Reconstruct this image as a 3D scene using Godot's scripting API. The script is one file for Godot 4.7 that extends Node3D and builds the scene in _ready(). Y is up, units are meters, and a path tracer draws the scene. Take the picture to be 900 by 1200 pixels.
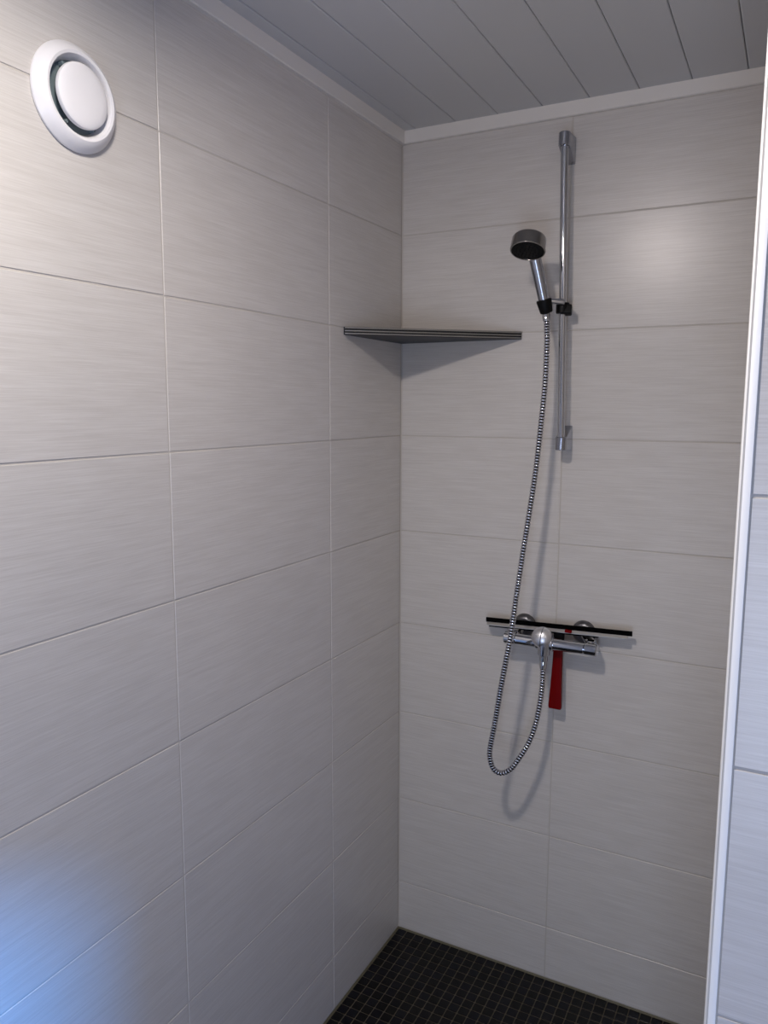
extends Node3D
# A tiled shower corner: beige linen-grained wall tiles, black mosaic floor, chrome shower.
# Corner of the room at the origin: left wall is x = 0, back wall is z = 0, floor is y = 0.

const ROW0 := 1.8939      # height of the top horizontal joint
const TILE_H := 0.25
const TILE_W := 0.5
const CEIL := 2.14
const ALCOVE := 0.868     # x of the right inner face of the shower alcove
const FRONT := 1.075      # z of the front face of the wall on the right
const ROOM_X := 1.9
const ROOM_Z := 2.8
const GAP := 0.0030
const DOOR_X := 1.0     # middle of the glazed door behind the camera

const LAMP_AT := Vector3(0.42, 2.088, 1.34)

var rng := RandomNumberGenerator.new()
var M := {}
var tile_mats: Array = []
var mesh_cache := {}

# ------------------------------------------------------------------ shape collector
class Shape:
	var tri := PackedVector3Array()          # counter-clockwise seen from outside
	func t(a: Vector3, b: Vector3, c: Vector3) -> void:
		if (b - a).cross(c - a).length_squared() > 1e-18:
			tri.append(a); tri.append(b); tri.append(c)
	func quad(a: Vector3, b: Vector3, c: Vector3, d: Vector3) -> void:
		t(a, b, c); t(a, c, d)
	# rings run counter-clockwise seen from the side they progress to
	func loft(rings: Array, cap0 := true, cap1 := true) -> void:
		for k in rings.size() - 1:
			var p: PackedVector3Array = rings[k]
			var q: PackedVector3Array = rings[k + 1]
			for j in p.size():
				var n := (j + 1) % p.size()
				quad(p[j], p[n], q[n], q[j])
		if cap0: fan(rings[0], true)
		if cap1: fan(rings[rings.size() - 1], false)
	func fan(r: PackedVector3Array, back: bool) -> void:
		var c := Vector3.ZERO
		for v in r: c += v
		c /= r.size()
		for j in r.size():
			var n := (j + 1) % r.size()
			if back: t(c, r[n], r[j])
			else: t(c, r[j], r[n])
	# profile points (radius, height) from the bottom up, turned about the y axis of xf
	func lathe(profile: Array, xf := Transform3D.IDENTITY, seg := 40, closed := false) -> void:
		var rings := []
		for p in profile:
			var r := PackedVector3Array()
			for j in seg:
				var a := TAU * j / seg
				r.append(xf * Vector3(p.x * cos(a), p.y, -p.x * sin(a)))
			rings.append(r)
		loft(rings, not closed, not closed)
	# outline counter-clockwise in xy, extruded along z of xf from z0 to z1 with a chamfer
	func prism(outline: PackedVector2Array, z0: float, z1: float, bevel := 0.0, xf := Transform3D.IDENTITY) -> void:
		var inner := outline
		if bevel > 0.0:
			var off := Geometry2D.offset_polygon(outline, -bevel, Geometry2D.JOIN_MITER)
			if off.size() == 1 and off[0].size() == outline.size():
				var got: PackedVector2Array = off[0]
				var best := 0
				for k in got.size():
					if got[k].distance_to(outline[0]) < got[best].distance_to(outline[0]): best = k
				inner = PackedVector2Array()
				for k in got.size(): inner.append(got[(best + k) % got.size()])
			else:
				inner = PackedVector2Array()
				var c := Vector2.ZERO
				for p in outline: c += p
				c /= outline.size()
				for p in outline: inner.append(p + (c - p).normalized() * bevel)
		var rings := []
		for s in ([[inner, z0], [outline, z0 + bevel], [outline, z1 - bevel], [inner, z1]] if bevel > 0.0 else [[outline, z0], [outline, z1]]):
			var r := PackedVector3Array()
			for p in s[0]: r.append(xf * Vector3(p.x, p.y, s[1]))
			rings.append(r)
		loft(rings, false, false)
		# caps by triangulation, so that outlines may be concave
		var ids := Geometry2D.triangulate_polygon(inner)
		for k in range(0, ids.size(), 3):
			var a := inner[ids[k]]
			var b := inner[ids[k + 1]]
			var c2 := inner[ids[k + 2]]
			if (b - a).cross(c2 - a) < 0.0:
				var sw := b
				b = c2
				c2 = sw
			t(xf * Vector3(a.x, a.y, z1), xf * Vector3(b.x, b.y, z1), xf * Vector3(c2.x, c2.y, z1))
			t(xf * Vector3(a.x, a.y, z0), xf * Vector3(c2.x, c2.y, z0), xf * Vector3(b.x, b.y, z0))
	func box(size: Vector3, bevel := 0.0, xf := Transform3D.IDENTITY) -> void:
		var h := size / 2.0
		prism(PackedVector2Array([Vector2(-h.x, -h.y), Vector2(h.x, -h.y), Vector2(h.x, h.y), Vector2(-h.x, h.y)]), -h.z, h.z, bevel, xf)
	func sweep(path: PackedVector3Array, radii: PackedFloat32Array, seg := 16) -> void:
		var rings := []
		var up := Vector3(1, 0, 0)
		for k in path.size():
			var d := (path[mini(k + 1, path.size() - 1)] - path[maxi(k - 1, 0)]).normalized()
			var n := (up - d * up.dot(d)).normalized()
			up = n
			var b := d.cross(n)
			var r := PackedVector3Array()
			for j in seg:
				var a := TAU * j / seg
				r.append(path[k] + (n * cos(a) + b * sin(a)) * radii[k])
			rings.append(r)
		loft(rings)
	func mesh(mat: Material, crease := 38.0) -> ArrayMesh:
		var nf := tri.size() / 3
		var fn := PackedVector3Array()
		var near := {}
		for f in nf:
			var a := tri[f * 3]
			fn.append((tri[f * 3 + 1] - a).cross(tri[f * 3 + 2] - a))
			for k in 3:
				var key := Vector3i((tri[f * 3 + k] * 100000.0).round())
				if near.has(key): near[key].append(f)
				else: near[key] = [f]
		var limit := cos(deg_to_rad(crease))
		var verts := PackedVector3Array()
		var norms := PackedVector3Array()
		for f in nf:
			var own := fn[f].normalized()
			for k in [0, 2, 1]:                       # clockwise for Godot
				var p := tri[f * 3 + k]
				var sum := Vector3.ZERO
				for g in near[Vector3i((p * 100000.0).round())]:
					if fn[g].normalized().dot(own) >= limit: sum += fn[g]
				verts.append(p)
				norms.append(sum.normalized() if sum.length_squared() > 0.0 else own)
		var arr := []
		arr.resize(Mesh.ARRAY_MAX)
		arr[Mesh.ARRAY_VERTEX] = verts
		arr[Mesh.ARRAY_NORMAL] = norms
		var m := ArrayMesh.new()
		m.add_surface_from_arrays(Mesh.PRIMITIVE_TRIANGLES, arr)
		m.surface_set_material(0, mat)
		return m

# ------------------------------------------------------------------ scene helpers
func thing(called: String, label: String, category: String, at := Vector3.ZERO, group := "") -> Node3D:
	var o := Node3D.new()
	o.name = called
	o.position = at
	add_child(o, true)
	return tag(o, label, category, group)

func tag(o: Node3D, label: String, category: String, group := "") -> Node3D:
	o.set_meta("label", label)
	o.set_meta("category", category)
	if group != "": o.set_meta("group", group)
	return o

func part(called: String, s: Shape, mat: Material, parent: Node3D, crease := 38.0, label := "") -> MeshInstance3D:
	var o := MeshInstance3D.new()
	o.name = called
	# shapes are written in world space; children keep their parent's axes
	o.mesh = s.mesh(mat, crease)
	o.cast_shadow = GeometryInstance3D.SHADOW_CASTING_SETTING_ON
	parent.add_child(o, true)
	if label != "": o.set_meta("label", label)
	return o

func structure(called: String, label: String, category: String, s: Shape, mat: Material) -> MeshInstance3D:
	var o := part(called, s, mat, self)
	tag(o, label, category)
	o.set_meta("kind", "structure")
	return o

func slab(a: Vector3, b: Vector3, s: Shape = null) -> Shape:
	if s == null: s = Shape.new()
	s.box((b - a).abs(), 0.0, Transform3D(Basis.IDENTITY, (a + b) / 2.0))
	return s

func along(dir: Vector3, at: Vector3) -> Transform3D:      # y axis of the result points along dir
	var y := dir.normalized()
	var x := (Vector3(1, 0, 0) if absf(y.x) < 0.9 else Vector3(0, 0, 1))
	x = (x - y * x.dot(y)).normalized()
	return Transform3D(Basis(x, y, x.cross(y)), at)

func round_rect(w: float, h: float, r: float, n := 5) -> PackedVector2Array:
	var out := PackedVector2Array()
	for c in [[1, -1, -PI / 2], [1, 1, 0.0], [-1, 1, PI / 2], [-1, -1, PI]]:
		for k in n + 1:
			var a: float = c[2] + PI / 2 * k / n
			out.append(Vector2(c[0] * (w / 2 - r) + r * cos(a), c[1] * (h / 2 - r) + r * sin(a)))
	return out

# ------------------------------------------------------------------ materials
func flat(albedo: Color, rough: float, metal := 0.0, spec := 0.5) -> StandardMaterial3D:
	var m := StandardMaterial3D.new()
	m.albedo_color = albedo
	m.roughness = rough
	m.metallic = metal
	m.metallic_specular = spec
	return m

func linen(seed_: int, low: Color, high: Color) -> ImageTexture:
	# fine horizontal threads over broader bands, as printed on the tile
	var n := FastNoiseLite.new()
	n.seed = seed_
	n.noise_type = FastNoiseLite.TYPE_SIMPLEX
	n.fractal_type = FastNoiseLite.FRACTAL_NONE
	n.frequency = 1.0
	var w := 256
	var h := 512
	var img := Image.create(w, h, false, Image.FORMAT_RGB8)
	for y in h:
		for x in w:
			var v := 0.40 * n.get_noise_2d(x * 0.022, y * 0.42)
			v += 0.34 * n.get_noise_2d(x * 0.010 + 90.0, y * 0.16)
			v += 0.20 * n.get_noise_2d(x * 0.006 + 300.0, y * 0.045)
			v += 0.16 * n.get_noise_2d(x * 0.07 + 500.0, y * 0.7)
			v += 0.12 * n.get_noise_2d(x * 0.012 + 700.0, y * 0.012)
			img.set_pixel(x, y, low.lerp(high, clampf(0.5 + v * 0.62, 0.0, 1.0)))
	img.generate_mipmaps()
	return ImageTexture.create_from_image(img)

func make_materials() -> void:
	for k in 4:
		var m := flat(Color.WHITE, 0.29, 0.0, 0.5)
		m.albedo_texture = linen(11 + 7 * k, Color(0.782, 0.758, 0.730), Color(0.845, 0.826, 0.802))
		tile_mats.append(m)
	M.grout = flat(Color(0.77, 0.745, 0.71), 0.85)
	M.floor_grout = flat(Color(0.30, 0.275, 0.225), 0.85)
	M.plaster = flat(Color(0.80, 0.78, 0.75), 0.8)
	M.panel = flat(Color(0.80, 0.80, 0.80), 0.45)
	M.panel_gap = flat(Color(0.70, 0.70, 0.69), 0.8)
	M.white_trim = flat(Color(0.90, 0.88, 0.85), 0.45)
	M.corner_trim = flat(Color(0.97, 0.97, 0.965), 0.25)
	M.vent = flat(Color(0.92, 0.91, 0.91), 0.28)
	M.vent_dark = flat(Color(0.42, 0.47, 0.48), 0.6)
	M.chrome = flat(Color(0.78, 0.79, 0.81), 0.07, 1.0)
	M.chrome_dark = flat(Color(0.58, 0.57, 0.56), 0.18, 1.0)
	M.chrome_soft = flat(Color(0.66, 0.67, 0.70), 0.2, 1.0)
	M.hose = flat(Color(0.82, 0.83, 0.86), 0.10, 1.0)
	M.hose_core = flat(Color(0.05, 0.05, 0.055), 0.6)
	M.aluminium = flat(Color(0.80, 0.79, 0.77), 0.30, 1.0)
	M.groove = flat(Color(0.10, 0.10, 0.10), 0.6)
	M.shelf = flat(Color(0.17, 0.18, 0.20), 0.5)
	M.black = flat(Color(0.022, 0.022, 0.026), 0.45, 0.0, 0.3)
	M.knob = flat(Color(0.90, 0.90, 0.91), 0.36, 1.0)
	M.rosette = flat(Color(0.46, 0.46, 0.47), 0.32, 1.0)
	M.rubber = flat(Color(0.012, 0.012, 0.012), 0.8, 0.0, 0.15)
	M.spray = flat(Color(0.03, 0.033, 0.038), 0.5, 0.0, 0.3)
	M.red = flat(Color(0.43, 0.004, 0.004), 0.3, 0.0, 0.25)
	M.red.backlight_enabled = true
	M.red.backlight = Color(0.12, 0.004, 0.003)
	M.sealant = flat(Color(0.36, 0.34, 0.26), 0.6)
	M.door_white = flat(Color(0.85, 0.85, 0.84), 0.5)
	M.mosaic = []
	for c in [Color(0.03, 0.032, 0.04), Color(0.045, 0.05, 0.075), Color(0.02, 0.02, 0.02), Color(0.04, 0.042, 0.032), Color(0.028, 0.03, 0.06)]:
		M.mosaic.append(flat(c, 0.22, 0.0, 0.35))
	M.glass = flat(Color(1, 1, 1, 0.06), 0.0)
	M.glass.transparency = BaseMaterial3D.TRANSPARENCY_ALPHA
	M.lamp = flat(Color(1, 1, 1), 0.5)
	M.lamp.emission_enabled = true
	M.lamp.emission = Color(1.0, 0.95, 0.90)
	M.lamp.emission_energy_multiplier = 4.0
	M.pane = flat(Color(0.8, 0.85, 0.9), 0.4)
	M.pane.emission_enabled = true
	M.pane.emission = Color(0.55, 0.74, 1.0)
	M.pane.emission_energy_multiplier = 0.5

# ------------------------------------------------------------------ wall tiles
func tile_mesh(w: float, h: float, flip: int) -> ArrayMesh:
	var key := "%.4f %.4f %d" % [w, h, flip]
	if mesh_cache.has(key): return mesh_cache[key]
	var b := 0.0006
	var d := 0.0022
	var x := w / 2.0
	var y := h / 2.0
	var ring := func(i: float, z: float) -> Array:
		return [Vector3(-x + i, -y + i, z), Vector3(x - i, -y + i, z), Vector3(x - i, y - i, z), Vector3(-x + i, y - i, z)]
	var r0: Array = ring.call(0.0, -d)
	var r1: Array = ring.call(0.0, -b)
	var r2: Array = ring.call(b, 0.0)
	var st := SurfaceTool.new()
	st.begin(Mesh.PRIMITIVE_TRIANGLES)
	var put := func(q: Array) -> void:
		var n: Vector3 = (q[1] - q[0]).cross(q[3] - q[0]).normalized()
		for k in [0, 2, 1, 0, 3, 2]:
			var p: Vector3 = q[k]
			var uv := Vector2((p.x + x) / TILE_W, (p.y + y) / TILE_H)
			if flip & 1: uv.x = 1.0 - uv.x
			if flip & 2: uv.y = 1.0 - uv.y
			st.set_normal(n)
			st.set_uv(uv)
			st.add_vertex(p)
	put.call(r2)
	for k in 4:
		var j := (k + 1) % 4
		put.call([r1[k], r1[j], r2[j], r2[k]])
		put.call([r0[k], r0[j], r1[j], r1[k]])
	mesh_cache[key] = st.commit()
	return mesh_cache[key]

# xf: local x runs along the wall, y up, z out of the wall face; us: joints along the wall
func tile_wall(parent: Node3D, xf: Transform3D, us: Array, vs: Array) -> void:
	for i in us.size() - 1:
		for j in vs.size() - 1:
			var w: float = us[i + 1] - us[i] - GAP
			var h: float = vs[j + 1] - vs[j] - GAP
			if w < 0.01 or h < 0.01: continue
			var o := MeshInstance3D.new()
			o.name = "tile"
			o.mesh = tile_mesh(w, h, rng.randi() % 4)
			o.material_override = tile_mats[rng.randi() % 4]
			var tilt := Basis.from_euler(Vector3(rng.randf_range(-0.0018, 0.0018), rng.randf_range(-0.0010, 0.0010), 0))
			o.transform = xf * Transform3D(tilt, Vector3((us[i] + us[i + 1]) / 2.0, (vs[j] + vs[j + 1]) / 2.0, 0.0))
			parent.add_child(o, true)

func rows(low: float, high: float) -> Array:
	var v := [low]
	for k in range(7, -1, -1):
		var y := ROW0 - TILE_H * k
		if y > low + 0.02 and y < high - 0.02: v.append(y)
	v.append(high)
	return v

# ------------------------------------------------------------------ build
func _ready() -> void:
	rng.seed = 4711
	# camera
	var cam := Camera3D.new()
	cam.name = "camera"
	cam.position = Vector3(0.9084, 1.4710, 1.8195)
	cam.basis = Basis.from_euler(Vector3(deg_to_rad(-7.7913), deg_to_rad(27.7628), deg_to_rad(0.1553)), EULER_ORDER_YXZ)
	cam.fov = 66.746
	cam.near = 0.02
	add_child(cam)
	cam.current = true
	# sky and exposure
	var env := Environment.new()
	env.tonemap_mode = Environment.TONE_MAPPER_LINEAR
	env.tonemap_exposure = 1.01
	env.background_mode = Environment.BG_SKY
	var sky := Sky.new()
	var sm := ProceduralSkyMaterial.new()
	sm.sky_top_color = Color(0.30, 0.48, 0.85)
	sm.sky_horizon_color = Color(0.55, 0.70, 0.92)
	sm.ground_horizon_color = Color(0.45, 0.50, 0.55)
	sm.ground_bottom_color = Color(0.25, 0.26, 0.27)
	sky.sky_material = sm
	env.sky = sky
	env.background_energy_multiplier = 0.5
	env.sdfgi_enabled = true
	env.ssao_enabled = true
	env.ssil_enabled = true
	var we := WorldEnvironment.new()
	we.name = "environment"
	we.environment = env
	add_child(we)
	# daylight slanting in through the window behind the camera
	var beam := DirectionalLight3D.new()
	beam.name = "daylight"
	beam.light_color = Color(0.04, 0.32, 1.0).linear_to_srgb()
	beam.light_energy = 2.45
	beam.light_angular_distance = 5.0
	beam.shadow_enabled = true
	add_child(beam)
	beam.look_at_from_position(Vector3(1.0, 0.6, 1.08), Vector3.ZERO)
	# daylight from the glazed door behind the camera
	var dl := AreaLight3D.new()
	dl.name = "door_daylight"
	dl.area_size = Vector2(0.40, 1.00)
	dl.light_color = Color(0.64, 0.755, 1.0).linear_to_srgb()
	dl.light_energy = 1.06
	dl.area_range = 8.0
	dl.shadow_enabled = true
	add_child(dl)
	dl.position = Vector3(DOOR_X, 0.75, ROOM_Z - 0.03)
	# daylight from the frosted window in the side wall
	var wl := AreaLight3D.new()
	wl.name = "side_window_daylight"
	wl.area_size = Vector2(0.60, 0.90)
	wl.light_color = Color(0.06, 0.22, 1.0).linear_to_srgb()
	wl.light_energy = 0.42
	wl.area_range = 8.0
	wl.shadow_enabled = true
	add_child(wl)
	wl.position = Vector3(ROOM_X - 0.035, 0.80, 2.15)
	wl.rotation = Vector3(0, PI / 2, 0)
	# ceiling downlight
	var al := AreaLight3D.new()
	al.name = "downlight_light"
	al.area_size = Vector2(0.11, 0.11)
	al.light_color = Color(1.0, 0.935, 0.88).linear_to_srgb()
	al.light_energy = 0.8
	al.area_range = 8.0
	al.shadow_enabled = true
	add_child(al)
	al.position = LAMP_AT + Vector3(0, -0.012, 0)
	al.rotation = Vector3(-PI / 2, 0, 0)

	# the downlight's reflector throws part of its light towards the back wall
	var sp := SpotLight3D.new()
	sp.name = "downlight_beam"
	sp.light_color = Color(1.0, 0.866, 0.83).linear_to_srgb()
	sp.light_energy = 0.235
	sp.light_size = 0.05
	sp.spot_range = 8.0
	sp.spot_attenuation = 2.0
	sp.spot_angle = 58.0
	sp.spot_angle_attenuation = 0.6
	sp.shadow_enabled = true
	add_child(sp)
	sp.look_at_from_position(LAMP_AT + Vector3(0, -0.02, 0), Vector3(0.70, 1.45, 0.0))

	make_materials()
	build_shell()
	build_ceiling()
	build_floor()
	build_corner_trim()
	build_shelf()
	build_rail()
	build_handset()
	build_mixer()
	build_hose()
	build_squeegee()
	build_vent()
	build_downlight()

func build_shell() -> void:
	var g := 0.0011
	# left wall, tiled
	var wl := structure("wall_left", "left wall of beige linen-grained tiles, carrying the round vent", "wall", slab(Vector3(-0.12, -0.06, -0.12), Vector3(-g, CEIL + 0.06, ROOM_Z + 0.12)), M.grout)
	var xf_left := Transform3D(Basis(Vector3(0, 0, -1), Vector3(0, 1, 0), Vector3(1, 0, 0)), Vector3.ZERO)
	tile_wall(wl, xf_left, [-ROOM_Z, -2.352, -1.852, -1.352, -0.852, -0.351, -0.0035], rows(0.004, CEIL - 0.002))
	# back wall, tiled
	var wb := structure("wall_back", "back wall of beige linen-grained tiles behind the shower rail", "wall", slab(Vector3(-g, -0.06, -0.12), Vector3(ROOM_X + 0.12, CEIL + 0.06, -g)), M.grout)
	tile_wall(wb, Transform3D.IDENTITY, [0.0015, 0.4244, ALCOVE - 0.003], rows(0.004, CEIL - 0.002))
	# wall on the right: its inner face closes the alcove, its front face looks at the camera
	var wr := structure("wall_right", "pale tiled wall face at the right edge, beyond the white corner strip", "wall", slab(Vector3(ALCOVE + g, -0.06, -g), Vector3(ROOM_X + 0.12, CEIL + 0.06, FRONT - g)), M.grout)
	tile_wall(wr, Transform3D(Basis.IDENTITY, Vector3(0, 0, FRONT)), [ALCOVE + 0.0092, ALCOVE + 0.5092, ROOM_X - 0.003], rows(0.004, CEIL - 0.002))
	tile_wall(wr, Transform3D(Basis(Vector3(0, 0, 1), Vector3(0, 1, 0), Vector3(-1, 0, 0)), Vector3(ALCOVE, 0, 0)), [0.0035, 0.5645, FRONT - 0.0105], rows(0.004, CEIL - 0.002))
	# the room behind the camera
	structure("wall_side", "plain white side wall of the washroom, behind the camera's right", "wall", slab(Vector3(ROOM_X, -0.06, FRONT - g), Vector3(ROOM_X + 0.12, CEIL + 0.06, ROOM_Z + 0.12)), M.plaster)
	# frosted window on the side wall
	var fr := Shape.new()
	slab(Vector3(ROOM_X - 0.025, 0.30, 1.80), Vector3(ROOM_X, 0.35, 2.50), fr)
	slab(Vector3(ROOM_X - 0.025, 1.25, 1.80), Vector3(ROOM_X, 1.30, 2.50), fr)
	slab(Vector3(ROOM_X - 0.025, 0.35, 1.80), Vector3(ROOM_X, 1.25, 1.85), fr)
	slab(Vector3(ROOM_X - 0.025, 0.35, 2.45), Vector3(ROOM_X, 1.25, 2.50), fr)
	var w2 := structure("window_2", "frosted window with white frame in the side wall behind the camera", "window", fr, M.door_white)
	part("window_pane", slab(Vector3(ROOM_X - 0.014, 0.35, 1.85), Vector3(ROOM_X - 0.008, 1.25, 2.45)), M.pane, w2)
	var wf := Shape.new()      # with a window opening and a door opening
	var z0 := ROOM_Z
	var z1 := ROOM_Z + 0.12
	var wx0 := 1.34
	var wx1 := 1.675
	# window opening wx0..wx1, 1.15..1.70 ; door opening 0.74..1.26 from 0.02 to 1.62
	slab(Vector3(-g, -0.06, z0), Vector3(0.74, CEIL + 0.06, z1), wf)
	slab(Vector3(0.74, 1.62, z0), Vector3(1.26, CEIL + 0.06, z1), wf)
	slab(Vector3(0.74, -0.06, z0), Vector3(1.26, 0.02, z1), wf)
	slab(Vector3(1.26, -0.06, z0), Vector3(wx0, CEIL + 0.06, z1), wf)
	slab(Vector3(wx0, -0.06, z0), Vector3(wx1, 1.15, z1), wf)
	slab(Vector3(wx0, 1.735, z0), Vector3(wx1, CEIL + 0.06, z1), wf)
	slab(Vector3(wx1, -0.06, z0), Vector3(ROOM_X + 0.12, CEIL + 0.06, z1), wf)
	structure("wall_front", "plain white wall behind the camera with window and door", "wall", wf, M.plaster)
	var wp := Shape.new()
	wp.box(Vector3(wx1 - wx0, 0.585, 0.006), 0.0, Transform3D(Basis.IDENTITY, Vector3((wx0 + wx1) / 2, 1.4425, z0 + 0.09)))
	structure("window_1", "clear glass window pane in the wall behind the camera", "window", wp, M.glass)
	var dp := Shape.new()
	dp.box(Vector3(0.516, 1.59, 0.03), 0.002, Transform3D(Basis.IDENTITY, Vector3(DOOR_X, 0.82, z0 + 0.05)))
	var door := structure("door_1", "white glazed door in the wall behind the camera", "door", dp, M.door_white)
	var pn := Shape.new()
	pn.box(Vector3(0.40, 1.0, 0.006), 0.0, Transform3D(Basis.IDENTITY, Vector3(DOOR_X, 0.75, z0 + 0.033)))
	part("window_pane", pn, M.pane, door)

func build_ceiling() -> void:
	var c := structure("ceiling", "white boarded ceiling above the shower", "ceiling", slab(Vector3(-0.12, CEIL + 0.008, -0.12), Vector3(ROOM_X + 0.12, CEIL + 0.12, ROOM_Z + 0.12)), M.panel_gap)
	# tongue-and-groove boards running towards the back wall
	var pitch := 0.1055
	var x := 0.145 - 2 * pitch
	while x < ROOM_X:
		var a := maxf(x + 0.0007, -0.001)
		var b := minf(x + pitch - 0.0007, ROOM_X)
		x += pitch
		if b - a < 0.01: continue
		var s := Shape.new()
		# board with bevelled long edges: outline in xy, extruded along z
		s.prism(PackedVector2Array([Vector2(a + 0.0020, CEIL), Vector2(b - 0.0020, CEIL), Vector2(b, CEIL + 0.0016), Vector2(b, CEIL + 0.0082), Vector2(a, CEIL + 0.0082), Vector2(a, CEIL + 0.0016)]), 0.0, ROOM_Z)
		part("board", s, M.panel, c, 10.0)
	# white strips where the walls meet the ceiling
	var low := 2.1095
	var d := 0.011
	var out := PackedVector2Array([Vector2(0, low), Vector2(d - 0.002, low), Vector2(d, low + 0.002), Vector2(d, CEIL), Vector2(0, CEIL)])
	var s1 := Shape.new()
	s1.prism(out, 0.0, ROOM_Z, 0.0)
	structure("trim_1", "white cornice strip along the top of the left wall", "cornice", s1, M.white_trim)
	var s2 := Shape.new()
	s2.prism(out, 0.0, ALCOVE - d, 0.0, Transform3D(Basis(Vector3(0, 0, 1), Vector3(0, 1, 0), Vector3(-1, 0, 0)), Vector3(ALCOVE, 0, 0)))
	structure("trim_2", "white cornice strip along the top of the back wall", "cornice", s2, M.white_trim)

func build_floor() -> void:
	var f := structure("floor", "black mosaic shower floor with pale grout lines", "floor", slab(Vector3(-0.12, -0.12, -0.12), Vector3(ROOM_X + 0.12, -0.0012, ROOM_Z + 0.12)), M.floor_grout)
	var pitch := 0.0265
	var w := 0.0238
	var meshes := []
	for m in M.mosaic:
		var s := Shape.new()
		s.prism(round_rect(w, w, 0.0015, 1), 0.0, 0.0034, 0.0006, Transform3D(Basis(Vector3(1, 0, 0), Vector3(0, 0, -1), Vector3(0, 1, 0)), Vector3(0, -0.0032, 0)))
		meshes.append(s.mesh(m, 20.0))
	var rest := []
	var nx := int(ROOM_X / pitch)
	var nz := int(ROOM_Z / pitch)
	for i in nx:
		for k in nz:
			var p := Vector3(0.0035 + pitch * (i + 0.5), rng.randf_range(-0.0003, 0.0003), 0.0035 + pitch * (k + 0.5))
			var kind := rng.randi() % meshes.size()
			if p.x > ALCOVE - 0.012 and p.z < FRONT: continue
			var turn := Basis.from_euler(Vector3(rng.randf_range(-0.008, 0.008), rng.randf_range(-0.02, 0.02), rng.randf_range(-0.008, 0.008)))
			if p.z + 0.53 * p.x < 0.445 and p.x < 0.82:
				var o := MeshInstance3D.new()
				o.name = "mosaic_tile"
				o.mesh = meshes[kind]
				o.transform = Transform3D(turn, p)
				f.add_child(o, true)
			else:
				rest.append(Transform3D(turn, p))
	var mm := MultiMesh.new()
	mm.transform_format = MultiMesh.TRANSFORM_3D
	mm.mesh = meshes[0]
	mm.instance_count = rest.size()
	for k in rest.size(): mm.set_instance_transform(k, rest[k])
	var mi := MultiMeshInstance3D.new()
	mi.name = "mosaic_field"
	mi.multimesh = mm
	mi.set_meta("kind", "stuff")
	f.add_child(mi, true)
	# beads of sealant along the foot of the walls
	var bead := PackedVector2Array([Vector2(0, -0.001), Vector2(0.0034, -0.001), Vector2(0.0016, 0.0016), Vector2(0, 0.0030)])
	var s1 := Shape.new()
	s1.prism(bead, 0.0, ROOM_Z)
	structure("baseboard_left", "sealant bead between left wall and mosaic floor", "sealant", s1, M.sealant)
	var s2 := Shape.new()
	s2.prism(bead, 0.0, ALCOVE, 0.0, Transform3D(Basis(Vector3(0, 0, 1), Vector3(0, 1, 0), Vector3(-1, 0, 0)), Vector3(ALCOVE, 0, 0)))
	structure("baseboard_back", "sealant bead between back wall and mosaic floor", "sealant", s2, M.sealant)

func build_corner_trim() -> void:
	# quarter-round tile edging strip on the outer corner of the right wall
	var r := 0.0105
	var o := PackedVector2Array()
	var c := Vector2(ALCOVE - 0.0012 + r, -(FRONT + 0.0012) + r)
	for k in 11:
		var a := PI + PI / 2 * k / 10
		o.append(c + Vector2(cos(a), sin(a)) * r)
	o.append(c + Vector2(0, -r + 0.004))
	o.append(c + Vector2(-r + 0.004, 0))
	var s := Shape.new()
	# outline lies in x and -z, extruded upwards
	s.prism(o, 0.0, CEIL, 0.0, Transform3D(Basis(Vector3(1, 0, 0), Vector3(0, 0, -1), Vector3(0, 1, 0)), Vector3.ZERO))
	structure("trim_3", "white rounded corner strip on the edge of the right wall", "corner strip", s, M.corner_trim)

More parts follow.
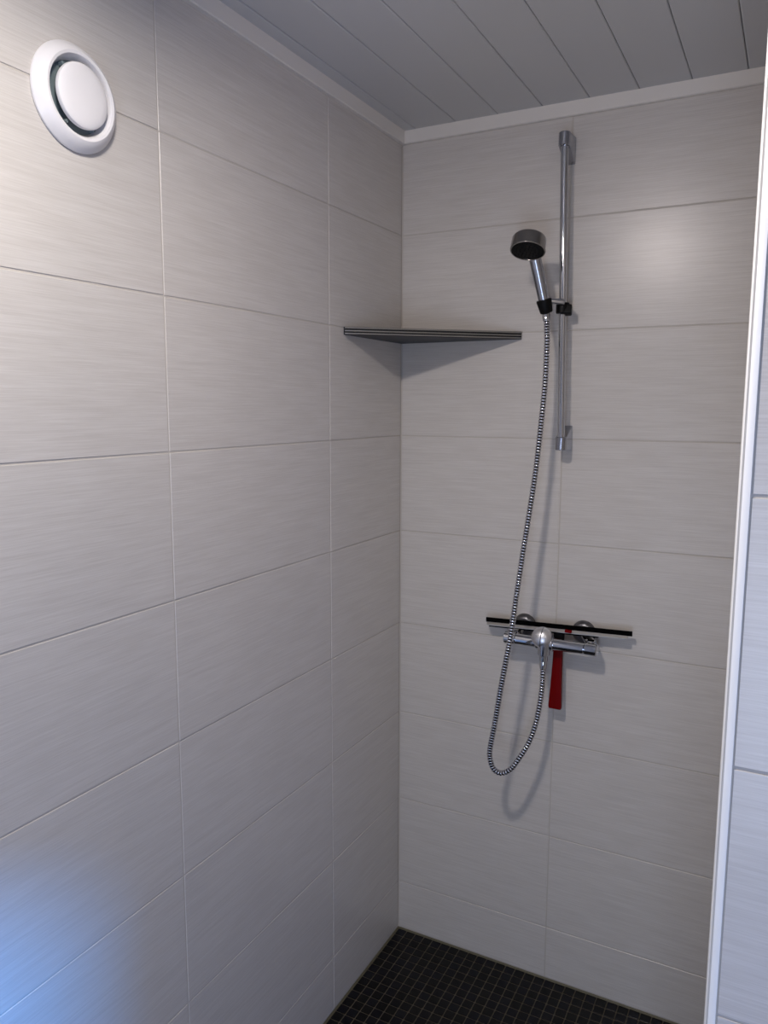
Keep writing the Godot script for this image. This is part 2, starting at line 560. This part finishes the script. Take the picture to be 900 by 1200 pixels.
func build_shelf() -> void:
	var t := thing("corner_shelf", "dark triangular corner shelf with ribbed metal front edge", "shelf", Vector3(0, 1.6275, 0))
	var zl := 0.290
	var xr := 0.318
	var th := 0.0185
	# board: seen from above, corner at origin; outline in x and -z
	var nrm := Vector2(1.0 / xr, -1.0 / zl).normalized()      # outwards from the front edge (x, -z)
	var s := Shape.new()
	var flat_up := Basis(Vector3(1, 0, 0), Vector3(0, 0, -1), Vector3(0, 1, 0))
	s.prism(PackedVector2Array([Vector2(0, 0), Vector2(0, -zl), Vector2(xr, 0)]), 0.0005, th - 0.0005, 0.0, Transform3D(flat_up, Vector3.ZERO))
	part("shelf_board", s, M.shelf, t)
	# ribbed edge profile along the front edge
	var a := Vector2(0.0, -zl)
	var b := Vector2(xr, 0.0)
	var e := Shape.new()
	# plain dark strip with two bright rounded ribs and a lip along the top
	var pr := PackedVector2Array([Vector2(0.0, 0.0004), Vector2(0.0040, 0.0004), Vector2(0.0040, th - 0.0006), Vector2(0.0, th - 0.0006)])
	var ribs := []
	for y0 in [0.0032, 0.0092, 0.0158]:
		var rp := PackedVector2Array()
		for k in 9:
			var an := -PI / 2 + PI * k / 8
			rp.append(Vector2(0.0038 + 0.0020 * cos(an), y0 + 0.0016 * sin(an)))
		ribs.append(rp)
	var dir := Vector3(b.x - a.x, 0, -(b.y - a.y))
	var len := dir.length()
	dir = dir.normalized()
	var outn := Vector3(nrm.x, 0, -nrm.y)
	# local x = out, y = up, z = out cross up
	var zax := outn.cross(Vector3.UP)
	var start := Vector3(a.x, 0, -a.y) if zax.dot(dir) > 0.0 else Vector3(b.x, 0, -b.y)
	var on := Transform3D(Basis(outn, Vector3.UP, zax), start)
	e.prism(pr, 0.002, len - 0.002, 0.0, on)
	var strip := part("edge_profile", e, M.groove, t, 30.0, "dark edge strip")
	for rp in ribs:
		var rs := Shape.new()
		rs.prism(rp, 0.002, len - 0.002, 0.0, on)
		part("rib", rs, M.aluminium, strip, 30.0, "bright metal rib")

func bracket(t: Node3D, tube: Vector3, y_cap0: float, y_cap1: float, y_w0: float, y_w1: float) -> void:
	# side profile in (z, y): socket round the tube in front, taller foot at the wall
	var s := Shape.new()
	var zc := tube.z
	var prof := PackedVector2Array([Vector2(0.0, y_w0), Vector2(0.014, y_w0 + (y_cap0 - y_w0) * 0.1), Vector2(zc, y_cap0), Vector2(zc, y_cap1), Vector2(0.014, y_w1 + (y_cap1 - y_w1) * 0.25), Vector2(0.0, y_w1)])
	# local x = z, y = y, extruded along -x
	s.prism(prof, -0.0125, 0.0125, 0.0015, Transform3D(Basis(Vector3(0, 0, 1), Vector3(0, 1, 0), Vector3(-1, 0, 0)), Vector3(tube.x, 0, 0)))
	s.lathe([Vector2(0.0, y_cap0), Vector2(0.0118, y_cap0), Vector2(0.0130, y_cap0 + 0.0014), Vector2(0.0130, y_cap1 - 0.0014), Vector2(0.0118, y_cap1), Vector2(0.0, y_cap1)], Transform3D(Basis.IDENTITY, Vector3(tube.x, 0, tube.z)))
	part("wall_bracket", s, M.chrome_soft, t)

func build_rail() -> void:
	var t := thing("shower_rail", "vertical chrome slide rail mounted on the back wall", "shower rail")
	var top := Vector3(0.4205, 2.062, 0.050)
	var bot := Vector3(0.4350, 1.372, 0.050)
	var s := Shape.new()
	s.lathe([Vector2(0.0, 0.004), Vector2(0.0086, 0.004), Vector2(0.0086, 0.686), Vector2(0.0, 0.686)], along(top - bot, bot))
	part("rail_tube", s, M.chrome, t)
	bracket(t, Vector3(top.x, 0, top.z), 2.034, 2.063, 2.008, 2.066)
	bracket(t, Vector3(bot.x, 0, bot.z), 1.371, 1.401, 1.369, 1.426)
	# slider with its holder
	var f := (1.690 - bot.y) / (top.y - bot.y)
	var at := bot.lerp(top, f)
	var body := Shape.new()
	body.lathe([Vector2(0.0088, -0.013), Vector2(0.0135, -0.013), Vector2(0.0148, -0.011), Vector2(0.0148, 0.008), Vector2(0.0135, 0.010), Vector2(0.0088, 0.010)], Transform3D(Basis.IDENTITY, at), 32, true)
	# clamp wedge behind and below
	body.prism(round_rect(0.020, 0.022, 0.004), 0.0, 0.024, 0.002, Transform3D(Basis.from_euler(Vector3(0.0, PI * 0.55, -0.25)), at + Vector3(-0.003, -0.006, 0.003)))
	var sl := part("slider", body, M.black, t, 38.0, "black sliding clamp on the rail")
	var arm := Shape.new()
	var hold := Vector3(0.3968, 1.6925, 0.080)
	var d := (at + Vector3(0.006, 0.010, 0.012)) - (hold + Vector3(0.006, 0.010, 0.0))
	arm.lathe([Vector2(0.0, 0.0), Vector2(0.0058, 0.0), Vector2(0.0060, 0.006), Vector2(0.0076, d.length() - 0.003), Vector2(0.0066, d.length()), Vector2(0.0, d.length())], along(d, hold + Vector3(0.006, 0.010, 0.0)), 24)
	part("slider_arm", arm, M.chrome, sl, 38.0, "chrome arm of the slider")
	# conical socket for the hand shower, open at the top
	var h := Shape.new()
	var ax := handle_dir()
	h.lathe([Vector2(0.0095, -0.016), Vector2(0.0125, -0.016), Vector2(0.0140, -0.014), Vector2(0.0172, 0.011), Vector2(0.0164, 0.0135), Vector2(0.0138, 0.0135), Vector2(0.0128, 0.004), Vector2(0.0095, -0.014), Vector2(0.0095, -0.016)], along(ax, hold), 36, true)
	part("holder", h, M.black, sl, 38.0, "black conical hand shower holder")

func handle_dir() -> Vector3:
	return (Vector3(0.3795, 1.788, 0.1055) - Vector3(0.3968, 1.6925, 0.080)).normalized()

func build_handset() -> void:
	var t := thing("hand_shower", "round chrome hand shower head resting in the black holder on the rail", "hand shower")
	var ax := handle_dir()
	var hold := Vector3(0.3968, 1.6925, 0.080)
	var s := Shape.new()
	var path := PackedVector3Array()
	var rad := PackedFloat32Array()
	for e in [[-0.017, 0.0078], [-0.012, 0.0090], [0.004, 0.0110], [0.020, 0.0122], [0.06, 0.0130], [0.085, 0.0133], [0.102, 0.0134]]:
		path.append(hold + ax * e[0])
		rad.append(e[1])
	var last := path[path.size() - 1]
	for e in [[Vector3(-0.0008, 0.010, 0.0050), 0.0133], [Vector3(0.0004, 0.018, 0.0130), 0.0132], [Vector3(0.0024, 0.022, 0.0240), 0.0130], [Vector3(0.0040, 0.0235, 0.0400), 0.0120]]:
		path.append(last + e[0])
		rad.append(e[1])
	s.sweep(path, rad, 32)
	part("handle", s, M.chrome_soft, t)
	# head: short drum whose face looks down and outwards
	var n := Vector3(0.02, -0.93, 0.365).normalized()
	var face := Vector3(0.3837, 1.7946, 0.175)
	var xf := along(-n, face)
	var h := Shape.new()
	var R := 0.0375
	var T := 0.033
	h.lathe([Vector2(0.0, 0.003), Vector2(R - 0.004, 0.003), Vector2(R - 0.003, 0.0), Vector2(R - 0.0008, 0.0), Vector2(R, 0.0015), Vector2(R - 0.0015, T - 0.006), Vector2(R - 0.004, T - 0.002), Vector2(R - 0.010, T + 0.001), Vector2(R * 0.45, T + 0.003), Vector2(0.0, T + 0.0035)], xf, 56)
	var head := part("head", h, M.chrome_dark, t)
	var fp := Shape.new()
	fp.lathe([Vector2(0.0, 0.0005), Vector2(R - 0.006, 0.0005), Vector2(R - 0.0038, 0.0022), Vector2(R - 0.0038, 0.0034), Vector2(0.0, 0.0034)], xf, 56)
	var nz := Shape.new()
	for ring in [[0.008, 6], [0.016, 12], [0.024, 18]]:
		for k in ring[1]:
			var a: float = TAU * k / ring[1]
			nz.lathe([Vector2(0.0, -0.0014), Vector2(0.0009, -0.0014), Vector2(0.0013, 0.001), Vector2(0.0, 0.001)], xf * Transform3D(Basis.IDENTITY, Vector3(cos(a) * ring[0], 0, sin(a) * ring[0])), 8)
	var plate := part("spray_face", fp, M.spray, head, 38.0, "dark spray face")
	plate.set_meta("label", "dark spray face of the shower head")
	for v in nz.tri: fp.tri.append(v)
	plate.mesh = fp.mesh(M.spray)

func build_mixer() -> void:
	var t := thing("shower_mixer", "chrome bar shower mixer on the back wall", "shower mixer")
	var axis := Transform3D(Basis(Vector3(0, 1, 0), Vector3(1, 0, 0), Vector3(0, 0, -1)), Vector3(0, 0.9145, 0.063))   # lathe axis along x
	var R := 0.0137
	var s := Shape.new()
	s.lathe([Vector2(0.0, 0.345), Vector2(R - 0.001, 0.345), Vector2(R, 0.346), Vector2(R, 0.508), Vector2(R - 0.001, 0.509), Vector2(0.0, 0.509)], axis, 40)
	part("body", s, M.chrome, t)
	# end handles, slightly thicker than the body
	for e in [[0.510, 0.5385], [0.3165, 0.344]]:
		var k := Shape.new()
		var rr := R + 0.0006
		k.lathe([Vector2(0.0, e[0]), Vector2(rr - 0.0012, e[0]), Vector2(rr, e[0] + 0.0012), Vector2(rr, e[1] - 0.002), Vector2(rr - 0.002, e[1]), Vector2(0.0, e[1] + 0.0004)], axis, 40)
		part("handle", k, M.chrome, t)
	# wall rosettes and the legs that join them to the body
	for e in [[0.347, 0.9345, 0.337], [0.4925, 0.9360, 0.5195]]:
		var r := Shape.new()
		r.lathe([Vector2(0.0, 0.0), Vector2(0.0275, 0.0), Vector2(0.0285, 0.0015), Vector2(0.0275, 0.006), Vector2(0.0225, 0.0125), Vector2(0.0160, 0.0150), Vector2(0.0, 0.0150)], Transform3D(Basis(Vector3(1, 0, 0), Vector3(0, 0, 1), Vector3(0, -1, 0)), Vector3(e[0], e[1], 0.0)), 44)
		part("rosette", r, M.rosette, t)
		var l := Shape.new()
		var p0 := Vector3(e[0], e[1], 0.012)
		var p1 := Vector3(e[2], 0.920, 0.036)
		var p2 := Vector3(e[2], 0.9155, 0.062)
		l.sweep(PackedVector3Array([p0, p0.lerp(p1, 0.35), p1, p2]), PackedFloat32Array([0.010, 0.010, 0.0125, 0.0125]), 24)
		l.lathe([Vector2(0.0, 0.0), Vector2(0.0138, 0.0), Vector2(0.0148, 0.001), Vector2(0.0148, 0.013), Vector2(0.0138, 0.014), Vector2(0.0, 0.014)], along(p2 - p1, p1), 6)
		part("connector", l, M.chrome, t)
	# middle piece: ring round the body, domed knob in front, outlet below
	var cx := 0.4165
	var m := Shape.new()
	m.lathe([Vector2(0.0, cx - 0.021), Vector2(0.0158, cx - 0.021), Vector2(0.0172, cx - 0.0195), Vector2(0.0172, cx + 0.0195), Vector2(0.0158, cx + 0.021), Vector2(0.0, cx + 0.021)], axis, 40)
	part("collar", m, M.chrome, t)
	var dn := Vector3(0.10, 0.42, 0.9).normalized()
	var dc := Vector3(0.4110, 0.9305, 0.073)
	var k2 := Shape.new()
	var KR := 0.0248
	var prof := [Vector2(0.0, -0.006), Vector2(KR - 0.0024, -0.006), Vector2(KR - 0.0003, -0.004), Vector2(KR, 0.0)]
	for q in 8:
		var a := PI / 2 * (q + 1) / 8
		prof.append(Vector2(KR * cos(a), 0.017 * sin(a)))
	k2.lathe(prof, along(dn, dc), 48)
	var knob := part("knob", k2, M.knob, t, 38.0, "domed chrome knob")
	# raised rib across the dome
	var rb := Shape.new()
	var xd := along(dn, dc)
	var path := PackedVector3Array()
	var rad := PackedFloat32Array()
	var side := (Vector3(0.10, 1, 0) - dn * Vector3(0.10, 1, 0).dot(dn)).normalized()
	for q in 17:
		var a := PI * (q + 0.5) / 17
		path.append(dc + side * (KR * cos(a)) + dn * (0.0172 * sin(a)))
		rad.append(0.0011)
	rb.sweep(path, rad, 8)
	part("rib", rb, M.chrome_soft, knob)
	var o := Shape.new()
	o.lathe([Vector2(0.0, -0.041), Vector2(0.0088, -0.041), Vector2(0.0098, -0.040), Vector2(0.0098, -0.027), Vector2(0.0106, -0.0255), Vector2(0.0140, -0.0245), Vector2(0.0145, -0.023), Vector2(0.0145, 0.004), Vector2(0.0, 0.004)], Transform3D(Basis.IDENTITY, Vector3(0.4165, 0.9145, 0.075)), 36)
	part("outlet", o, M.chrome, t)

func build_hose() -> void:
	var t := thing("shower_hose", "ribbed chrome hose looping from hand shower down to the mixer", "hose")
	var pts := [Vector3(0.3975, 1.6800, 0.0760), Vector3(0.4010, 1.6600, 0.0800), Vector3(0.4050, 1.6380, 0.0880), Vector3(0.4082, 1.6132, 0.0950), Vector3(0.4093, 1.5196, 0.1050), Vector3(0.4054, 1.4255, 0.1150), Vector3(0.3987, 1.3303, 0.1200),
		Vector3(0.3898, 1.2342, 0.1300), Vector3(0.3797, 1.1372, 0.1400), Vector3(0.3706, 1.0392, 0.1500), Vector3(0.3613, 0.9402, 0.1600), Vector3(0.3461, 0.8375, 0.1650), Vector3(0.3309, 0.7311, 0.1650),
		Vector3(0.3201, 0.6648, 0.1630), Vector3(0.3220, 0.6380, 0.1610), Vector3(0.3300, 0.6180, 0.1570), Vector3(0.3450, 0.6095, 0.1490), Vector3(0.3640, 0.6190, 0.1380), Vector3(0.3802, 0.6445, 0.1280),
		Vector3(0.3974, 0.6791, 0.1150), Vector3(0.4097, 0.7201, 0.1050), Vector3(0.4158, 0.7637, 0.0960), Vector3(0.4183, 0.8119, 0.0850), Vector3(0.4170, 0.8480, 0.0770), Vector3(0.4165, 0.8760, 0.0750)]
	var cv := Curve3D.new()
	cv.bake_interval = 0.002
	for k in pts.size():
		var tan: Vector3 = (pts[mini(k + 1, pts.size() - 1)] - pts[maxi(k - 1, 0)])
		var a: float = pts[k].distance_to(pts[maxi(k - 1, 0)])
		var b: float = pts[k].distance_to(pts[mini(k + 1, pts.size() - 1)])
		tan = tan.normalized()
		cv.add_point(pts[k], -tan * a / 3.0, tan * b / 3.0)
	var total := cv.get_baked_length()
	var pitch := 0.0066
	var n := int(total / pitch)
	var R := 0.0070
	# dark core with a bright rounded ring per pitch
	var path := PackedVector3Array()
	var rad := PackedFloat32Array()
	for k in n * 2 + 1:
		path.append(cv.sample_baked(total * k / (n * 2), true))
		rad.append(R - 0.0017)
	var s := Shape.new()
	s.sweep(path, rad, 12)
	part("hose_core", s, M.hose_core, t, 60.0, "dark gaps between the hose rings")
	var rg := Shape.new()
	for k in n:
		var p := PackedVector3Array()
		var r := PackedFloat32Array()
		for q in [[0.0, -0.0019], [0.02, -0.0006], [0.14, -0.0001], [0.31, 0.0], [0.48, -0.0001], [0.60, -0.0006], [0.62, -0.0019]]:
			p.append(cv.sample_baked(total * (k + q[0]) / n, true))
			r.append(R + q[1])
		rg.sweep(p, r, 14)
	part("ring_winding", rg, M.hose, t, 40.0, "bright chrome rings of the hose")
	for e in [[pts[0], pts[1] - pts[0]], [pts[pts.size() - 1], pts[pts.size() - 2] - pts[pts.size() - 1]]]:
		var u := Shape.new()
		u.lathe([Vector2(0.0, 0.0), Vector2(0.0082, 0.0), Vector2(0.0088, 0.001), Vector2(0.0088, 0.012), Vector2(0.0080, 0.020), Vector2(0.0072, 0.021), Vector2(0.0, 0.021)], along(e[1], e[0]), 24)
		part("hose_nut", u, M.chrome, t)

func build_squeegee() -> void:
	var t := thing("squeegee", "black-bladed window squeegee with red handle hanging behind the mixer", "squeegee")
	var a := Vector3(0.2565, 0.9455, 0.031)
	var b := Vector3(0.6088, 0.9578, 0.031)
	var d := (b - a)
	var len := d.length()
	var xf := Transform3D(Basis(Vector3(0, 0, -1), Vector3(0, 1, 0).rotated(Vector3(0, 0, 1), atan2(d.y, d.x)), d.normalized()), a)   # local z along the bar, y up, x to the wall
	xf.basis.x = xf.basis.y.cross(xf.basis.z)
	var s := Shape.new()
	s.prism(PackedVector2Array([Vector2(-0.0030, -0.0075), Vector2(0.0030, -0.0075), Vector2(0.0030, 0.0), Vector2(0.0014, 0.0035), Vector2(-0.0016, 0.0040), Vector2(-0.0030, 0.0)]), 0.0, len, 0.0, xf)
	part("rubber_blade", s, M.rubber, t, 30.0, "black rubber blade")
	var c := Shape.new()
	c.prism(PackedVector2Array([Vector2(-0.0075, -0.0150), Vector2(0.0045, -0.0150), Vector2(0.0050, -0.0140), Vector2(0.0050, -0.0076), Vector2(0.0030, -0.0072), Vector2(-0.0030, -0.0072), Vector2(-0.0080, -0.0128), Vector2(-0.0082, -0.0142)]), 0.003, len - 0.010, 0.0, xf)
	part("channel", c, M.aluminium, t, 30.0, "metal blade channel")
	var lip := Shape.new()
	lip.prism(PackedVector2Array([Vector2(-0.0083, -0.0174), Vector2(-0.0030, -0.0174), Vector2(-0.0030, -0.0151), Vector2(-0.0083, -0.0151)]), 0.010, len - 0.075, 0.0, xf)
	part("lip", lip, M.rubber, t, 30.0, "dark lower lip of the channel")
	# handle: flat red tapering grip, wider towards its lower end
	var top := xf * Vector3(0.0, -0.0120, 0.184)
	var low := Vector3(0.4390, 0.7490, 0.040)
	var dir := low - top
	var hx := Shape.new()
	var rings := []
	var y := -dir.normalized()
	var x := (Vector3(1, 0, 0) - y * y.x).normalized()
	var z := x.cross(y)
	for r in [[0.0, 0.0100, 0.0045], [0.10, 0.0112, 0.0055], [0.35, 0.0115, 0.0058], [0.70, 0.0135, 0.0062], [0.975, 0.0158, 0.0066], [1.0, 0.0148, 0.0056]]:
		var o := PackedVector3Array()
		for p in round_rect(r[1] * 2.0, r[2] * 2.0, 0.0035, 4):
			o.append(top + dir * r[0] + x * p.x + z * -p.y)
		rings.append(o)
	hx.loft(rings)
	part("handle", hx, M.red, t, 38.0, "red plastic handle")
	# dark clamp that holds the handle in the channel, with a small red key beside it
	var so := Shape.new()
	so.prism(round_rect(0.024, 0.040, 0.004), -0.0065, 0.0055, 0.001, Transform3D(Basis(x, y, z), top + dir * 0.10))
	part("socket", so, M.black, t, 38.0, "black handle socket")
	var ky := Shape.new()
	ky.prism(round_rect(0.016, 0.007, 0.0015), -0.002, 0.0045, 0.0008, Transform3D(Basis(x, y, z), xf * Vector3(-0.0062, -0.0095, 0.2075)))
	part("key", ky, M.red, t, 38.0, "small red key in the channel")

func build_vent() -> void:
	var t := thing("exhaust_vent", "round white exhaust vent valve high on the left wall", "vent", Vector3(0.0, 1.8880, 1.0140))
	var xf := Transform3D(Basis(Vector3(0, -1, 0), Vector3(1, 0, 0), Vector3(0, 0, 1)), Vector3.ZERO)   # lathe axis out of the wall
	var s := Shape.new()
	s.lathe([Vector2(0.0, 0.0), Vector2(0.0690, 0.0), Vector2(0.0705, 0.0016), Vector2(0.0704, 0.0042), Vector2(0.0655, 0.0112), Vector2(0.0605, 0.0158), Vector2(0.0565, 0.0178), Vector2(0.0528, 0.0170), Vector2(0.0505, 0.0135), Vector2(0.0480, 0.0060), Vector2(0.0460, 0.0020), Vector2(0.0, 0.0020)], xf, 72)
	part("flange", s, M.vent, t, 30.0)
	var k := Shape.new()
	k.lathe([Vector2(0.0, 0.0021), Vector2(0.0462, 0.0021), Vector2(0.0462, 0.0030), Vector2(0.0, 0.0030)], xf, 60)
	part("throat", k, M.vent_dark, t, 38.0, "dark throat behind the disc")
	var d := Shape.new()
	d.lathe([Vector2(0.0, 0.0030), Vector2(0.012, 0.0030), Vector2(0.012, 0.0100), Vector2(0.0395, 0.0130), Vector2(0.0418, 0.0146), Vector2(0.0424, 0.0172), Vector2(0.0415, 0.0205), Vector2(0.0380, 0.0227), Vector2(0.0290, 0.0241), Vector2(0.0140, 0.0248), Vector2(0.0, 0.0249)], xf, 64)
	part("disc", d, M.vent, t, 30.0)
	for a in [2.6, 3.7, 5.6, 0.6]:
		var sp := Shape.new()
		sp.box(Vector3(0.009, 0.005, 0.004), 0.0005, Transform3D(Basis.from_euler(Vector3(a, 0, 0)), Vector3(0.007, 0.043 * cos(a), 0.043 * sin(a))))
		part("spoke", sp, M.vent_dark, t)

func build_downlight() -> void:
	var t := thing("ceiling_downlight", "round surface-mounted white ceiling downlight above the shower entrance", "ceiling lamp", LAMP_AT)
	var s := Shape.new()
	s.lathe([Vector2(0.062, -0.001), Vector2(0.064, -0.006), Vector2(0.074, -0.006), Vector2(0.078, -0.002), Vector2(0.080, 0.004), Vector2(0.080, CEIL - LAMP_AT.y), Vector2(0.062, CEIL - LAMP_AT.y), Vector2(0.062, -0.001)], Transform3D.IDENTITY, 48, true)
	part("trim_ring", s, M.vent, t)
	var l := Shape.new()
	l.lathe([Vector2(0.0, -0.003), Vector2(0.062, -0.003), Vector2(0.062, -0.001), Vector2(0.0, -0.001)], Transform3D.IDENTITY, 48)
	part("diffuser", l, M.lamp, t)
